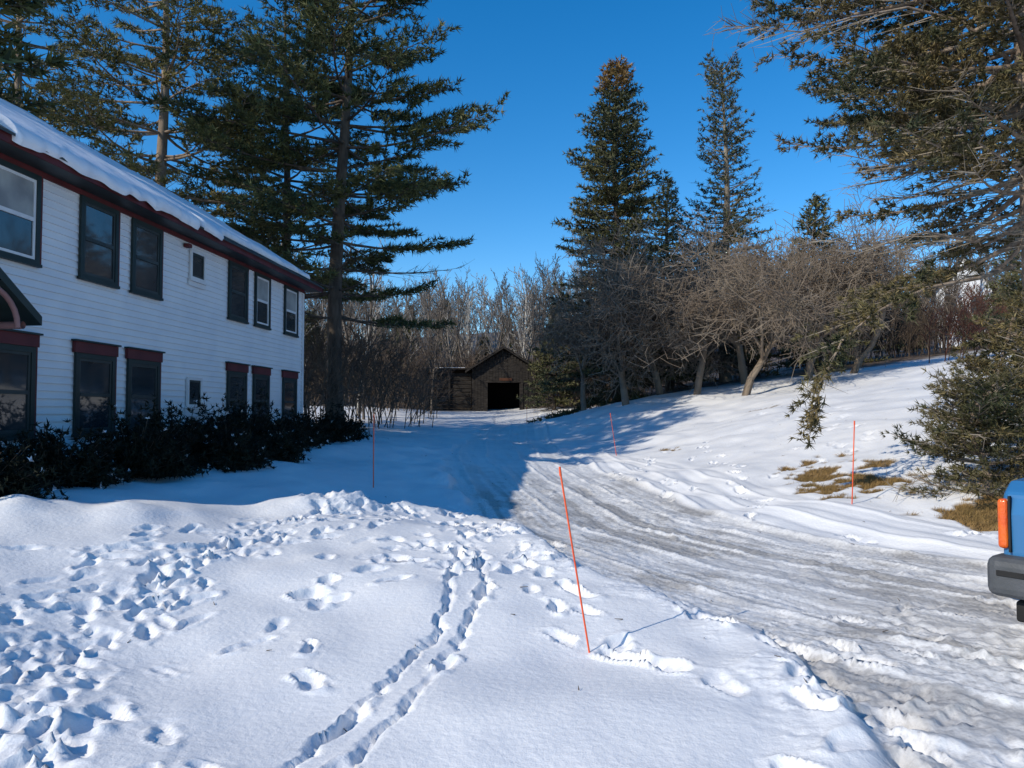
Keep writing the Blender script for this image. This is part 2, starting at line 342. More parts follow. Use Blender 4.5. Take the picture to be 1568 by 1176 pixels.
U=np.arange(-.38,Lh+.38,.04);nu=len(U);ns_=44
gap=sstep(.44,.49,vn(U*1.15+.4,U*0+3.3,41))*sstep(.75,.70,vn(U*.6,U*0+7,47))
ed=gap*(.45+.35*vn(U*1.5,U*0,49))-.07+.07*(vn(U*6,U*0,42)-.5)+.07*(vn(U*2.2,U*0,43)-.5)
T=np.linspace(0,1,ns_)**1.8;Lr=Wr*math.hypot(1,tp)
Ug,Tg=np.meshgrid(U,T);sS=ed[None]+(Lr-ed[None])*Tg
th=.11*(1-np.exp(-((sS-ed[None])/.05)))*(.65+.7*vn(Ug*1.3,sS*1.3,44))+.004+.02*vn(Ug*5,sS*5,45)
cs,sn=1/math.hypot(1,tp),tp/math.hypot(1,tp)
def rp(s,t): return (.50-s*cs+t*sn, ez-.01+s*sn+t*cs)
yy,zz=rp(sS,th)
hang=np.exp(-np.maximum(sS,0)/.12)*(ed[None]<.05)
zz=zz-.05*hang*vn(Ug*4,Ug*0,46)
yb_,zb_=rp(ed,0*ed-.02);zb_=zb_-.09*(ed<.05)*vn(U*4,U*0,46)
Vt=np.stack([Ug,yy,zz],-1).reshape(-1,3)
id2=np.arange(nu*ns_).reshape(ns_,nu)
Ft=np.stack([id2[:-1,:-1],id2[:-1,1:],id2[1:,1:],id2[1:,:-1]],-1).reshape(-1,4)
Vb=np.stack([U,yb_-.02,zb_],-1);Vall=np.vstack([Vt,Vb]);ib=nu*ns_+np.arange(nu)
Fb=np.stack([ib[:-1],ib[1:],id2[0,1:],id2[0,:-1]],-1)
npobj('roof_snow',Vall,np.vstack([Ft,Fb]),M_rsnow,True,H)
poly('roof_snow_back',[(-.38,-8.4,ez+.1),(Lh+.38,-8.4,ez+.1),(Lh+.38,-4,8.2),(-.38,-4,8.2)],[(3,2,1,0)],M_rsnow,H)
G=[];MAR=[];GR=[];WH=[];CU=[];SC=[]
def window(u0,u1,z0,z1,kind='dark',header=False):
    t=.085 if kind!='small' else .06
    fr=GR if kind!='small' else WH
    fr+= [(u0,u0+t,.028,.07,z0,z1),(u1-t,u1,.028,.07,z0,z1),(u0+t,u1-t,.028,.07,z1-t,z1),(u0-.03,u1+.03,.028,.09,z0-.05,z0-.001)]
    fr.append((u0+t,u1-t,.028,.07,z0,z0+.05))
    s=.045;a,b,c,d=u0+t,u1-t,z0+.05,z1-t;mid=(c+d)/2
    sh=WH if kind=='white' else SC
    sh+=[(a,a+s,.03,.055,c,d),(b-s,b,.03,.055,c,d),(a+s,b-s,.03,.055,d-s,d),(a+s,b-s,.03,.055,c,c+s)]
    if kind!='small': sh.append((a+s,b-s,.03,.06,mid-.03,mid+.03))
    G.append((a+s,b-s,.03,.038,c+s,d-s))
    if kind=='white': CU.append((a+s,b-s,.0385,.042,mid+.031,d-s-.001))
    if header:
        MAR.append((u0-.05,u1+.05,.028,.085,z1+.002,z1+.18)); GR.append((u0-.08,u1+.08,.028,.12,z1+.182,z1+.21))
    if kind!='small': MAR.append((u0-.045,u0-.001,.028,.06,z0,z1))
for a,b,k in [(.52,1.5,'white'),(2.5,3.42,'white'),(3.86,4.85,'dark'),(7.69,8.66,'dark'),(9.08,10.08,'dark'),(11.0,12.1,'white'),(13.2,14.2,'dark')]:
    window(a,b,3.82,5.155,k)
for a,b,k in [(.55,1.55,'dark'),(2.5,3.45,'dark'),(3.86,4.85,'dark'),(7.69,8.72,'dark'),(9.1,10.13,'dark'),(11.03,12.05,'dark')]:
    window(a,b,1.25,2.57,k,True)
window(5.98,6.6,4.42,5.04,'small');window(6.05,6.65,1.72,2.34,'small')
boxes('window_glass',G,M_glass,H);boxes('window_trim_maroon',MAR,M_maroon,H);boxes('window_trim_green',GR,M_green,H)
boxes('window_sash_white',WH,M_white,H);boxes('window_blinds',CU,M_curt,H);boxes('window_sash_dark',SC,M_roof,H)
boxes('small_window_panels',[(5.93,6.65,.028,.05,4.27,4.368),(5.98,6.7,.028,.05,1.5,1.668)],M_white,H)
boxes('flood_light',[(6.7,6.85,.028,.14,5.02,5.10)],M_maroon,H,.01)
hu=12.95;hw=1.0;V=[]
for out in (.03,.85): V+=[(hu-hw,out,2.9),(hu,out,3.6),(hu+hw,out,2.9),(hu-hw,out,2.78),(hu,out,3.46),(hu+hw,out,2.78)]
poly('door_hood_roof',V,[(0,6,7,1),(1,7,8,2),(9,3,4,10),(10,4,5,11),(6,9,10,7),(7,10,11,8),(0,3,9,6),(2,8,11,5)],M_green,H)
seg=[]
for k in range(14):
    a0=math.pi*k/14;a1=math.pi*(k+1)/14;r=.62
    seg.append((hu+r*math.cos(a0),.8,2.72+r*.8*math.sin(a0),hu+r*math.cos(a1),.8,2.72+r*.8*math.sin(a1),.035,.035))
seg+=[(hu-.7,.1,2.75,hu-.7,.8,2.75,.05,.05),(hu+.7,.1,2.75,hu+.7,.8,2.75,.05,.05)]
tubes('door_hood_arch',seg,mat('pink_arch_trim',(.30,.16,.15),(.25,.13,.12),3,.6),8,H)
boxes('front_door',[(12.45,13.45,.028,.07,.7,2.72)],M_maroon,H)
boxes('door_step',[(12.3,13.6,.05,1.0,.3,.68)],M_found,H)
# ------------------------------------------------------------ conifers
def nrm(v):
    l=math.sqrt(v[0]**2+v[1]**2+v[2]**2)+1e-9;return (v[0]/l,v[1]/l,v[2]/l)
def conifer(name,x,y,Ht,r0,cs,nb,Lmax,prof,elev,curve,mat_n,mat_b,subd=.33,subl=.33,tstep=.14,K=8,tl=.2,tw=.035,spread=.6,seed=0,az=None,lean=(0,0),droop_sub=0.,bare=0.,topmat=None,dead_low=.1,custom=None,clear=0.35,whorl=0,flat=1.):
    rnd=random.Random(seed);zb=gz(x,y)-.15
    E=empty(name,(x,y,zb));seg=[];P=[];D=[];PT=[];DT=[];tw_seg=[]
    n=16
    def tp_(t): return (lean[0]*t*t+.12*math.sin(t*7+seed),lean[1]*t*t+.1*math.sin(t*5+seed*2),Ht*t)
    for i in range(n):
        t0,t1=i/n,(i+1)/n;a=tp_(t0);b=tp_(t1);f0=r0*(1-t0)**.8+.015;f1=r0*(1-t1)**.8+.015
        if i==0:f0*=1.3
        seg.append((*a,*b,f0,f1))
    def branch(pts,r,h,foli=True,fd=1.):
        L=sum(math.dist(pts[i],pts[i+1]) for i in range(len(pts)-1))
        m=len(pts)-1
        for i in range(m):
            seg.append((*pts[i],*pts[i+1],max(r*(1-i/m),.008),max(r*(1-(i+1)/m),.006)))
        nsub=int(L/subd)+2
        for k in range(nsub):
            t=clear+(1-clear)*(k+rnd.random())/nsub if foli else .15+.85*rnd.random()
            f=min(t*m,m-.001);i=int(f);ff=f-i
            p=[pts[i][j]+(pts[i+1][j]-pts[i][j])*ff for j in range(3)]
            d=nrm([pts[i+1][j]-pts[i][j] for j in range(3)])
            sd=1 if k%2 else -1;an=sd*rnd.uniform(.5,1.15)
            dx=d[0]*math.cos(an)-d[1]*math.sin(an);dy=d[0]*math.sin(an)+d[1]*math.cos(an)
            sl=(subl*L*(1.15-t)+.25)*rnd.uniform(.5,1.2)
            dz=d[2]*.5+rnd.uniform(-.1,.25)*flat-droop_sub
            dd=nrm((dx,dy,dz));q=(p[0]+dd[0]*sl,p[1]+dd[1]*sl,p[2]+dd[2]*sl+.05*sl)
            tw_seg.append((*p,*q,.008+.1*r,.003))
            if not foli or rnd.random()<bare:
                for _ in range(3):
                    tt=rnd.random();e=[p[j]+(q[j]-p[j])*tt for j in range(3)];w=nrm([dd[j]+rnd.gauss(0,.6) for j in range(3)]);l2=rnd.uniform(.15,.4)
                    tw_seg.append((*e,e[0]+w[0]*l2,e[1]+w[1]*l2,e[2]+w[2]*l2,.005,.0025))
                continue
            nt=int(sl/tstep)+1
            for q_ in range(nt):
                if rnd.random()>fd: continue
                tt=.15+.85*(q_+rnd.random())/nt
                e=(p[0]+(q[0]-p[0])*tt+rnd.gauss(0,.05),p[1]+(q[1]-p[1])*tt+rnd.gauss(0,.05),p[2]+(q[2]-p[2])*tt+rnd.gauss(0,.03))
                (PT if topmat and h>.90 else P).append(e);(DT if topmat and h>.90 else D).append((dd[0]*.8,dd[1]*.8,dd[2]*.5+.25-droop_sub*.6))
    for i in range(nb):
        h=cs+(1-cs)*((i+rnd.random())/nb)**.95
        if whorl and h<.93: h=(round(h*whorl)+rnd.gauss(0,.09))/whorl
        if h>.99: h=.99
        a=i*2.39996+rnd.uniform(-.5,.5)
        hh=max(0,(h-cs)/(1-cs))
        L=Lmax*prof(hh)*rnd.uniform(.6,1.12)
        if az: L*=az(a,hh)
        if L<.15: continue
        el=elev(hh)+rnd.uniform(-.1,.1);p=tp_(h);pts=[p];m=7
        c_=curve*rnd.uniform(.6,1.4);ca=rnd.gauss(0,.08)
        for k in range(m):
            el2=el+c_*(k/m-.35);a+=ca
            p=(p[0]+math.cos(a)*math.cos(el2)*L/m,p[1]+math.sin(a)*math.cos(el2)*L/m,p[2]+math.sin(el2)*L/m);pts.append(p)
        dead=hh<dead_low and rnd.random()<.6
        branch(pts,min(.05,r0*.25)*(L/Lmax)**.5+.01,h,not dead)
    for k in range(26):
        t=.9+.1*rnd.random();p=tp_(t);(PT if topmat else P).append(p);(DT if topmat else D).append((rnd.gauss(0,.3),rnd.gauss(0,.3),1))
    if custom:
        for pts,r,foli,fd in custom: branch([(a-x,b-y,c-zb) for a,b,c in pts],r,.5,foli,fd)
    tubes('trunk_and_limbs',seg,mat_b,7,E);tubes('twigs',tw_seg,mat_b if mat_b is M_bark else M_twig,3,E)
    needles('needle_foliage',P,D,mat_n,K,tl,tw,spread,E)
    if topmat: needles('cone_laden_top',PT,DT,topmat,K,tl,tw,spread,E)
    return E
def pine_prof(h): return (0.75+.25*math.sin(min(h*2.2,1)*1.57)) if h<.35 else max(.16,1-((h-.35)/.65)**1.3*.88)
pe=lambda h:.0+.5*h*h
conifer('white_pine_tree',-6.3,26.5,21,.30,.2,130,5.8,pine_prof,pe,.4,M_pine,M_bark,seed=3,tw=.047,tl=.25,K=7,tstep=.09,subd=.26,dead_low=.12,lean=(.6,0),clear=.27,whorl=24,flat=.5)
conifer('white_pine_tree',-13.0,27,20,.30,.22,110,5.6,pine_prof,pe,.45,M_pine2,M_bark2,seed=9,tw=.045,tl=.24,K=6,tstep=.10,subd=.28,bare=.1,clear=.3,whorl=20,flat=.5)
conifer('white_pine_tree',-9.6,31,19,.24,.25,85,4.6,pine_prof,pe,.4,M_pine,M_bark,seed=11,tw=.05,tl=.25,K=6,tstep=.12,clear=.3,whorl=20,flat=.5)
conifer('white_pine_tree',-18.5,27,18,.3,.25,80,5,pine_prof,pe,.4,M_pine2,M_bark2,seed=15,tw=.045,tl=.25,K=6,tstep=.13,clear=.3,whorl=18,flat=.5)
conifer('white_pine_tree',-17.5,17.5,22,.35,.15,110,5.5,pine_prof,pe,.35,M_pine,M_bark,seed=21,tw=.11,tl=.4,K=5,tstep=.17)
conifer('white_pine_tree',-14.5,14.5,17,.3,.3,80,4.5,pine_prof,pe,.35,M_pine,M_bark,seed=25,tw=.11,tl=.4,K=5,tstep=.18)
cone=lambda h:(1-h)**.8*.95+.05
conifer('spruce_tree',5.6,39,18.4,.26,.03,300,5.0,lambda h:(1-h)**.62*.9+.04,lambda h:-.3+.75*h,.45,M_spr,M_bark,seed=31,subd=.27,subl=.22,tw=.07,tl=.26,K=6,tstep=.13,droop_sub=.12,topmat=M_brown,clear=.1,whorl=46)
thin=lambda h:(.95*(1-h/.6)+.34*(h/.6)) if h<.6 else .27+.06*math.sin(h*20)
conifer('spruce_tree',12.2,42,18.3,.3,.05,260,5.4,thin,lambda h:-.25+.9*h,.45,M_spr,M_twig,seed=35,subd=.28,subl=.22,tw=.065,tl=.24,K=5,tstep=.14,droop_sub=.1,bare=.35,clear=.15)
conifer('spruce_tree',9.4,44,12.8,.22,.05,150,3.8,cone,lambda h:-.25+.75*h,.4,M_spr,M_bark,seed=37,subd=.3,subl=.24,tw=.07,tl=.25,K=5,tstep=.15,droop_sub=.1,clear=.15)
conifer('spruce_tree',16.5,40,9.5,.22,.05,130,3.6,cone,lambda h:-.25+.75*h,.4,M_spr,M_bark,seed=38,subd=.3,subl=.24,tw=.07,tl=.25,K=5,tstep=.15,droop_sub=.1,clear=.15)
conifer('spruce_tree',2.5,46,5.6,.12,.05,100,2.3,cone,lambda h:-.1+.6*h,.4,M_spr,M_bark,seed=39,subd=.3,tw=.07,tl=.24,K=5,tstep=.15,clear=.1)
conifer('spruce_tree',24.5,35,6.5,.16,.03,110,2.8,cone,lambda h:-.2+.7*h,.3,M_spr,M_bark2,seed=53,subd=.26,subl=.3,tw=.05,tl=.2,K=6,tstep=.13,clear=.1)
bz=13.0
cust=[([(8.9,bz,7.9),(8.0,12.9,8.55),(7.0,12.8,8.75),(5.9,12.7,8.5),(5.0,12.6,8.2),(4.2,12.5,8.25),(3.6,12.4,8.2)],.035,False,1),
 ([(8.9,bz,4.2),(8.0,12.6,3.9),(7.0,12.4,3.7),(6.0,12.2,3.25),(5.4,12.1,2.75),(5.0,12.0,2.0),(4.9,12.0,1.5)],.04,True,.9),
 ([(8.9,bz,5.6),(7.6,12.5,5.9),(6.4,12.2,5.7),(5.4,12.0,5.85)],.03,False,1),
 ([(8.9,bz,5.0),(7.9,12.5,4.5),(6.9,12.2,4.6),(5.9,12.0,4.3),(5.2,11.9,4.4)],.03,False,1),
 ([(8.9,bz,6.9),(7.8,12.5,6.9),(6.6,12.2,6.6),(5.5,12.1,6.9)],.03,True,1),
 ([(8.9,bz,7.6),(7.8,12.3,7.4),(6.6,12.0,7.2),(5.7,11.9,7.3)],.03,True,1),
 ([(8.9,bz,6.3),(7.8,12.4,6.1),(6.8,12.2,6.0),(5.9,12.0,6.2)],.03,True,1),
 ([(8.9,bz,3.4),(8.2,12.2,2.8),(7.6,11.6,2.1),(7.0,11.0,1.6)],.04,True,1),
 ([(8.9,bz,3.0),(8.5,12.0,2.2),(7.6,11.0,1.5),(6.5,10.4,1.25)],.04,True,1)]
conifer('old_spruce_tree',9.2,bz,19,.23,.19,250,4.2,lambda h:1.0 if h<.3 else 1.05-(h-.3),lambda h:-.15+.5*h,.5,M_sprb,M_bark2,seed=45,subd=.17,subl=.28,tw=.028,tl=.13,K=9,tstep=.055,spread=.6,droop_sub=.12,bare=.12,custom=cust,dead_low=.15,clear=.2)
conifer('spruce_sapling',6.9,10.9,1.7,.05,.03,70,1.5,lambda h:.3+.8*(1-h)*(.6+.4*math.sin(h*23)),lambda h:.05+.5*h,.4,M_sprb,M_bark2,seed=50,subd=.16,subl=.35,tw=.016,tl=.09,K=9,tstep=.05,spread=.6,clear=.2,bare=.1,whorl=12)
conifer('spruce_sapling',8.4,11.8,2.8,.07,.03,80,1.7,lambda h:.25+.8*(1-h),lambda h:.0+.6*h,.4,M_sprb,M_bark2,seed=51,subd=.18,subl=.35,tw=.018,tl=.1,K=8,tstep=.06,spread=.6,clear=.2,whorl=14)
conifer('spruce_tree',15.5,20,7,.16,.03,130,2.8,cone,lambda h:-.2+.7*h,.3,M_spr,M_bark2,seed=52,subd=.2,subl=.3,tw=.035,tl=.15,K=7,tstep=.1,clear=.1)
# ------------------------------------------------------------ bare trees
def bare_segs(seed,H,r,levels,kids,ang,ratio,trop,wig,trunk_frac=.35,n0=5,minr=.006,nk=3):
    rnd=random.Random(seed);S=[]
    def grow(p,d,L,r,lev):
        n=n0 if lev==levels else nk;r1=max(r*.55,minr);start=trunk_frac if lev==levels else .25
        pts=[p];ds=[]
        for i in range(n):
            d=nrm((d[0]+rnd.gauss(0,wig),d[1]+rnd.gauss(0,wig),d[2]+rnd.gauss(0,wig)+trop))
            q=(p[0]+d[0]*L/n,p[1]+d[1]*L/n,p[2]+d[2]*L/n)
            ra=r+(r1-r)*i/n;rb=r+(r1-r)*(i+1)/n
            S.append((*p,*q,ra,rb));p=q;pts.append(p);ds.append((d,rb))
        if lev==0: return
        k=kids[levels-lev]
        for j in range(k):
            t=start+(1-start)*(j+rnd.random())/k
            i=min(n-1,int(t*n));f=t*n-i;p0=pts[i];p1=pts[i+1];dd,rb=ds[i]
            e=(p0[0]+(p1[0]-p0[0])*f,p0[1]+(p1[1]-p0[1])*f,p0[2]+(p1[2]-p0[2])*f)
            an=rnd.uniform(*ang);v=(rnd.gauss(0,1),rnd.gauss(0,1),rnd.gauss(0,1))
            dt=v[0]*dd[0]+v[1]*dd[1]+v[2]*dd[2];v=nrm((v[0]-dt*dd[0],v[1]-dt*dd[1],v[2]-dt*dd[2]))
            nd=nrm(tuple(dd[a]*math.cos(an)+v[a]*math.sin(an) for a in range(3)))
            grow(e,nd,L*ratio*rnd.uniform(.6,1.15)*(1.15-.4*t if lev==levels else 1),max(rb*.6,minr),lev-1)
    grow((0,0,0),(rnd.gauss(0,.05),rnd.gauss(0,.05),1),H,r,levels)
    return S
apple=[tubes('apple_%d'%i,bare_segs(60+i,3.0,.14,5,[8,6,5,4,3],(.6,1.2),.74,.02,.17,.4,5,.008,2),M_apple,3,ret_mesh=True) for i in range(3)]
aps=[(5.0,32.5,1.4),(8.0,32,1.3),(7.0,34.5,1.6),(9.3,29.5,1.35),(12.4,31,1.4),(10.7,34,1.65),(14.5,31.5,1.25),(3.6,36.5,1.3)]
for i,(x,y,s) in enumerate(aps):
    o=link(bpy.data.objects.new('apple_tree',apple[i%3]));o.location=(x,y,gz(x,y)-.1);o.scale=(s*1.0,s*1.0,s);o.rotation_euler=(0,0,i*1.7)
fv=[tubes('forest_%d'%i,bare_segs(80+i,11,.13,4,[14,5,4,2],(.35,.8),.3,.05,.07,.25,7,.013,2),M_for if i%3 else M_for2,3,ret_mesh=True) for i in range(5)]
fl=[tubes('forest_far_%d'%i,bare_segs(90+i,11,.13,3,[18,7,4],(.35,.8),.32,.05,.07,.2,5,.024,2),M_for if i%4 else M_for2,3,ret_mesh=True) for i in range(4)]
bv=[]
for i in range(3):
    S=[]
    for k,(dx,dy) in enumerate([(0,0),(.5,.3),(-.5,.2),(.2,-.5),(-.3,-.4)]):
        S+=[(a+dx,b+dy,c,d+dx,e_+dy,f,g,h) for a,b,c,d,e_,f,g,h in bare_segs(100+i*10+k,2.2,.02,3,[6,4,3],(.3,.8),.5,.02,.15,.1,3,.008,2)]
    bv.append(tubes('brush_%d'%i,S,M_brush,3,ret_mesh=True))
FO=empty('distant_bare_forest');rf=random.Random(5)
def edge_y(x): return float(np.interp(x,[-60,-8,0,6,10,16,25,60],[40,50,54,46,44,42,42,48]))
for i in range(430):
    y=rf.uniform(0,1)*90;x=rf.uniform(-.65,.8)*(y+50)
    if i%3==0: x=rf.uniform(-24,18);y=rf.uniform(4,60)
    yy=edge_y(x)+3+y
    if abs(x)<6 and yy<57: yy=57+rf.random()*8
    if x<-7 and yy<33: continue
    o=bpy.data.objects.new('bare_tree',fv[rf.randrange(5)] if y<20 else fl[rf.randrange(4)]);link(o,FO);s=rf.uniform(.5,1.0)*(.88 if y<40 else 1.0)
    o.location=(x,yy,gz(x,yy)-.3);o.rotation_euler=(rf.gauss(0,.05),rf.gauss(0,.05),rf.uniform(0,6.28));o.scale=(s,s,s)
BR=empty('roadside_brush')
for i in range(260):
    x=rf.uniform(-32,40);yy=edge_y(x)-2+abs(rf.gauss(0,6))
    if -7<x<3 and yy<56: yy=56+rf.random()*5
    o=bpy.data.objects.new('brush',bv[rf.randrange(3)]);link(o,BR);s=rf.uniform(.6,1.6)
    o.location=(x,yy,gz(x,yy)-.1);o.rotation_euler=(0,0,rf.uniform(0,6.28));o.scale=(s,s,s)
for x,y,s in [(-7.5,24.5,1.2),(-6.6,25.5,1.3),(-5.8,27,1.1),(-5,30,1.2),(-7.2,29,1.5),(-6,33,1.4),(-4.5,36,1.2),(-5.5,40,1.4),(-7,38,1.6),(-8.5,34,1.6),(-4.8,43,1.2),(-8,43,1.6),(-6.5,47,1.5),(2.6,48,1.2),(3.4,50,1.4),(-6.8,50,1.6),(-7.5,31,1.7),(-6.8,36,1.7),(-8,46,1.8)]:
    o=bpy.data.objects.new('brush',bv[rf.randrange(3)]);link(o,BR);o.location=(x,y,gz(x,y)-.1);o.scale=(s,s,s);o.rotation_euler=(0,0,x*3)
for x,y,s,k in [(-10,36,.75,0),(-7.8,39,.7,1),(-12,38,.9,3),(-9,44,.9,1),(-5,46,.6,2),(-15,42,.9,2),(3.2,53,.65,4),(-6.5,54,.8,1),(-4.5,56,.75,2),(.5,59,.8,1)]:
    o=link(bpy.data.objects.new('bare_maple_tree',fv[k]));o.location=(x,y,gz(x,y)-.2);o.scale=(s,s,s);o.rotation_euler=(0,0,y)
bm_=fv[2].copy();bm_.materials[0]=M_birch
for x,y,s in [(.4,60,.8),(1.6,63,.7),(-8.6,41,.8),(-3.5,64,.8)]:
    o=link(bpy.data.objects.new('birch_tree',bm_));o.location=(x,y,gz(x,y)-.2);o.scale=(s*.7,s*.7,s);o.rotation_euler=(0,0,y)
rb=bv[0].copy();rb.materials[0]=M_redb
for x,y,s in [(18.3,31,1.1),(19.2,31.5,1.0),(20,31,.8)]:
    o=link(bpy.data.objects.new('red_twig_bush',rb));o.location=(x,y,gz(x,y)-.1);o.scale=(s*1.2,s,s)
P=[];D=[]
for i in range(44):
    x=rf.uniform(-35,45);yy=edge_y(x)+8+rf.random()*45;hh=rf.uniform(3.5,7);zb=gz(x,yy)
    if abs(x)<8 and rf.random()<.3: continue
    for k in range(380):
        t=rf.random()**1.4;a=rf.uniform(0,6.28);r=(1-t)*hh*.24*rf.uniform(.4,1.05)+.05
        P.append((x+r*math.cos(a),yy+r*math.sin(a),zb+.4+t*hh));D.append((math.cos(a),math.sin(a),-.15))
needles('distant_conifers',P,D,M_spr,6,.6,.13,.5)
# ------------------------------------------------------------ foundation shrubs
def shrub(name,u,out,rx,ry,h,seed):
    rnd=random.Random(seed);w=MW@Vector((u,out,0));zb=gz(w.x,w.y)
    E=empty(name,(w.x,w.y,zb-.05));S=[];P=[];D=[];SN=[]
    for k in range(110):
        a=rnd.uniform(0,6.28);ph=math.acos(rnd.uniform(-.05,1));
        d=(math.cos(a)*math.sin(ph)*rx,math.sin(a)*math.sin(ph)*ry,math.cos(ph)*h)
        f=rnd.uniform(.75,1.12);e=(d[0]*f,d[1]*f,max(.05,d[2]*f))
        if rnd.random()<.13: e=(e[0]*.9,e[1]*.9,e[2]*1.3+.05)
        S.append((0,0,0,*e,.012,.004))
        n=24
        for q in range(n):
            t=.35+.65*(q+rnd.random())/n
            P.append((e[0]*t+rnd.gauss(0,.05),e[1]*t+rnd.gauss(0,.05),max(.02,e[2]*t+rnd.gauss(0,.04))));D.append((d[0]*.5,d[1]*.5,.5))
        if rnd.random()<.2: SN.append((e[0]*.95,e[1]*.95,e[2]*.96))
    tubes('stems',S,M_bark,3,E);needles('leaves',P,D,M_yew,6,.08,.026,.7,E)
    if SN: needles('snow_flecks',SN,[(0,0,.2)]*len(SN),M_rsnow,6,.045,.035,1.,E)
for i,(u,out,rx,ry,h) in enumerate([(.8,1.3,1.0,.8,.75),(2.2,1.4,.9,.9,.72),(3.5,1.3,.8,.8,.7),(4.7,1.4,.9,.9,.72),(6.0,1.4,.9,.9,.8),(7.2,1.5,.9,1.0,.95),(8.4,1.5,.95,1.0,.85),(9.6,1.5,.95,1.1,.9),(10.8,1.5,.95,1.0,.85),(12.2,1.3,.8,.9,.8),(13.6,1.3,.9,.9,.8),(7.8,2.3,.7,.6,.6),(9.4,2.3,.7,.6,.55)]):
    shrub('yew_shrub',u,out,rx,ry,h,200+i)
# ------------------------------------------------------------ barn
B=empty('old_barn',(-.55,50,1.62));hw=2.15
bo=[];rb_=random.Random(3)
x=-hw
while x<hw-.01:
    w=min(.2,hw-x);zt_=4.23-abs(x+w/2)*.62;j=rb_.uniform(0,.03)
    z0=2.0 if -1.1<x+w/2<1.15 else 0
    bo.append((x,x+w-.015,-.04-j,-j,z0,zt_-rb_.uniform(0,.05)));x+=w
boxes('front_planks',bo,M_barn,B)
boxes('side_walls',[(-hw,-hw+.1,.01,6,0,2.9),(hw-.1,hw,.01,6,0,2.9),(-hw+.1,hw-.1,5.9,6,0,2.9)],M_barn,B)
boxes('interior_shade_panel',[(-hw+.12,hw-.12,1.6,1.7,0,2.85)],M_black,B)  # added black panel, stands in for the shade behind the open door
for sg,nm in((1,'roof_right'),(-1,'roof_left')):
    V=[(0,-.45,4.42),(sg*2.6,-.45,2.76),(sg*2.6,6.3,2.76),(0,6.3,4.42)];V+=[(a,b,c-.12) for a,b,c in V]
    poly(nm,V,[(0,1,2,3),(7,6,5,4),(0,4,5,1),(1,5,6,2),(2,6,7,3)],M_barn,B)
    poly('roof_snow_cover',[(sg*.05,-.38,4.43),(sg*1.9,-.38,3.25),(sg*1.9,6.2,3.25),(sg*.05,6.2,4.43)],[(0,1,2,3)],M_rsnow,B)
boxes('loft_sign',[(-.3,.55,-.12,-.075,2.12,2.3)],mat('rusty_sign',(.10,.04,.02),(.06,.025,.015),3,.8),B)
boxes('door_posts',[(-1.25,-1.1,-.1,.04,0,2.1),(1.15,1.3,-.1,.04,0,2.1),(-1.3,1.35,-.12,-.075,2.0,2.09)],M_barn,B)
boxes('lean_to_logs',[(-5.3,-2.2,.4+rb_.uniform(-.04,.04),.6,z*.27,z*.27+.24) for z in range(10)],M_barn,B,.03)
boxes('lean_to_posts',[(-5.4,-5.2,.3,.5,0,2.85),(-3.8,-3.65,.28,.38,0,2.85)],M_barn,B)
boxes('lean_to_roof',[(-5.6,-2.2,.0,5,2.9,3.0)],M_barn,B);boxes('lean_to_roof_snow',[(-5.5,-2.65,.25,5,3.004,3.04)],M_rsnow,B,.01)
# distant white house
wx_,wy_=35.6,58.0;zg=gz(wx_,wy_);w=empty('distant_white_house',(wx_,wy_,zg));w.rotation_euler=(0,0,-.5);ht=max(3.5,11.3-zg)
boxes('walls',[(-1.9,1.9,0,8,0,ht)],M_sid,w);poly('gable',[(-1.9,-.01,ht),(1.9,-.01,ht),(0,-.01,ht+2.6)],[(0,1,2)],M_sid,w)
for sg in(1,-1): poly('roof',[(0,-.3,ht+2.7),(sg*2.2,-.3,ht-.3),(sg*2.2,8.3,ht-.3),(0,8.3,ht+2.7),(0,-.3,ht+2.8),(sg*2.2,-.3,ht-.15),(sg*2.2,8.3,ht-.15),(0,8.3,ht+2.8)],[(0,1,2,3),(4,5,6,7),(0,1,5,4),(1,2,6,5)],M_roof,w)
boxes('windows',[(-1.3,-.5,-.06,-.01,ht-1.9,ht-.6),(.5,1.3,-.06,-.01,ht-1.9,ht-.6)],M_glass,w)
# ------------------------------------------------------------ driveway markers
def zsurf(x,y):
    i=np.searchsorted(xs,x);j=np.searchsorted(ys,y);return float(Z[j,i])
for x,y,h,lx,ly in [(.53,5.1,1.27,-.20,.03),(-2.37,12.7,1.28,.0,0),(3.1,22,1.28,-.18,0),(5.12,11.2,1.27,.06,0),(.8,40,1.1,0,0)]:
    zb=zsurf(x,y)-.03;r=.0065 if y<8 else .009
    S=[(x+lx*k/6,y+ly*k/6,zb+h*k/6,x+lx*(k+1)/6,y+ly*(k+1)/6,zb+h*(k+1)/6,r,r) for k in range(6)]
    E=empty('driveway_marker_stake');tubes('rod',S,M_stake,8,E)
    t=(x+lx,y+ly,zb+h);tubes('cap',[(t[0]-lx*.03,t[1],t[2]-.05,t[0],t[1],t[2]+.01,r*1.4,r*1.2)],M_stake,8,E)
P=[];D=[];rg=random.Random(8)
gm=np.argwhere((grass*(1-ind)>.6)&(Y<26)&(Y>8)&(X>3)&(X<13))
for k in range(5000):
    j,i=gm[rg.randrange(len(gm))];P.append((X[j,i]+rg.gauss(0,.03),Y[j,i]+rg.gauss(0,.03),Z[j,i]-.01));D.append((.5,.2,.4))
needles('dry_grass',P,D,M_grass,6,.09,.008,.5)
S=[]
for k in range(160):
    x=rg.uniform(-5,12);y=rg.uniform(4,26);z=zsurf(x,y)+.006;a=rg.uniform(0,6.28);l=rg.uniform(.02,.07)
    S.append((x,y,z,x+l*math.cos(a),y+l*math.sin(a),z+.01,.004,.002))
tubes('fallen_twigs',S,M_brush,4)
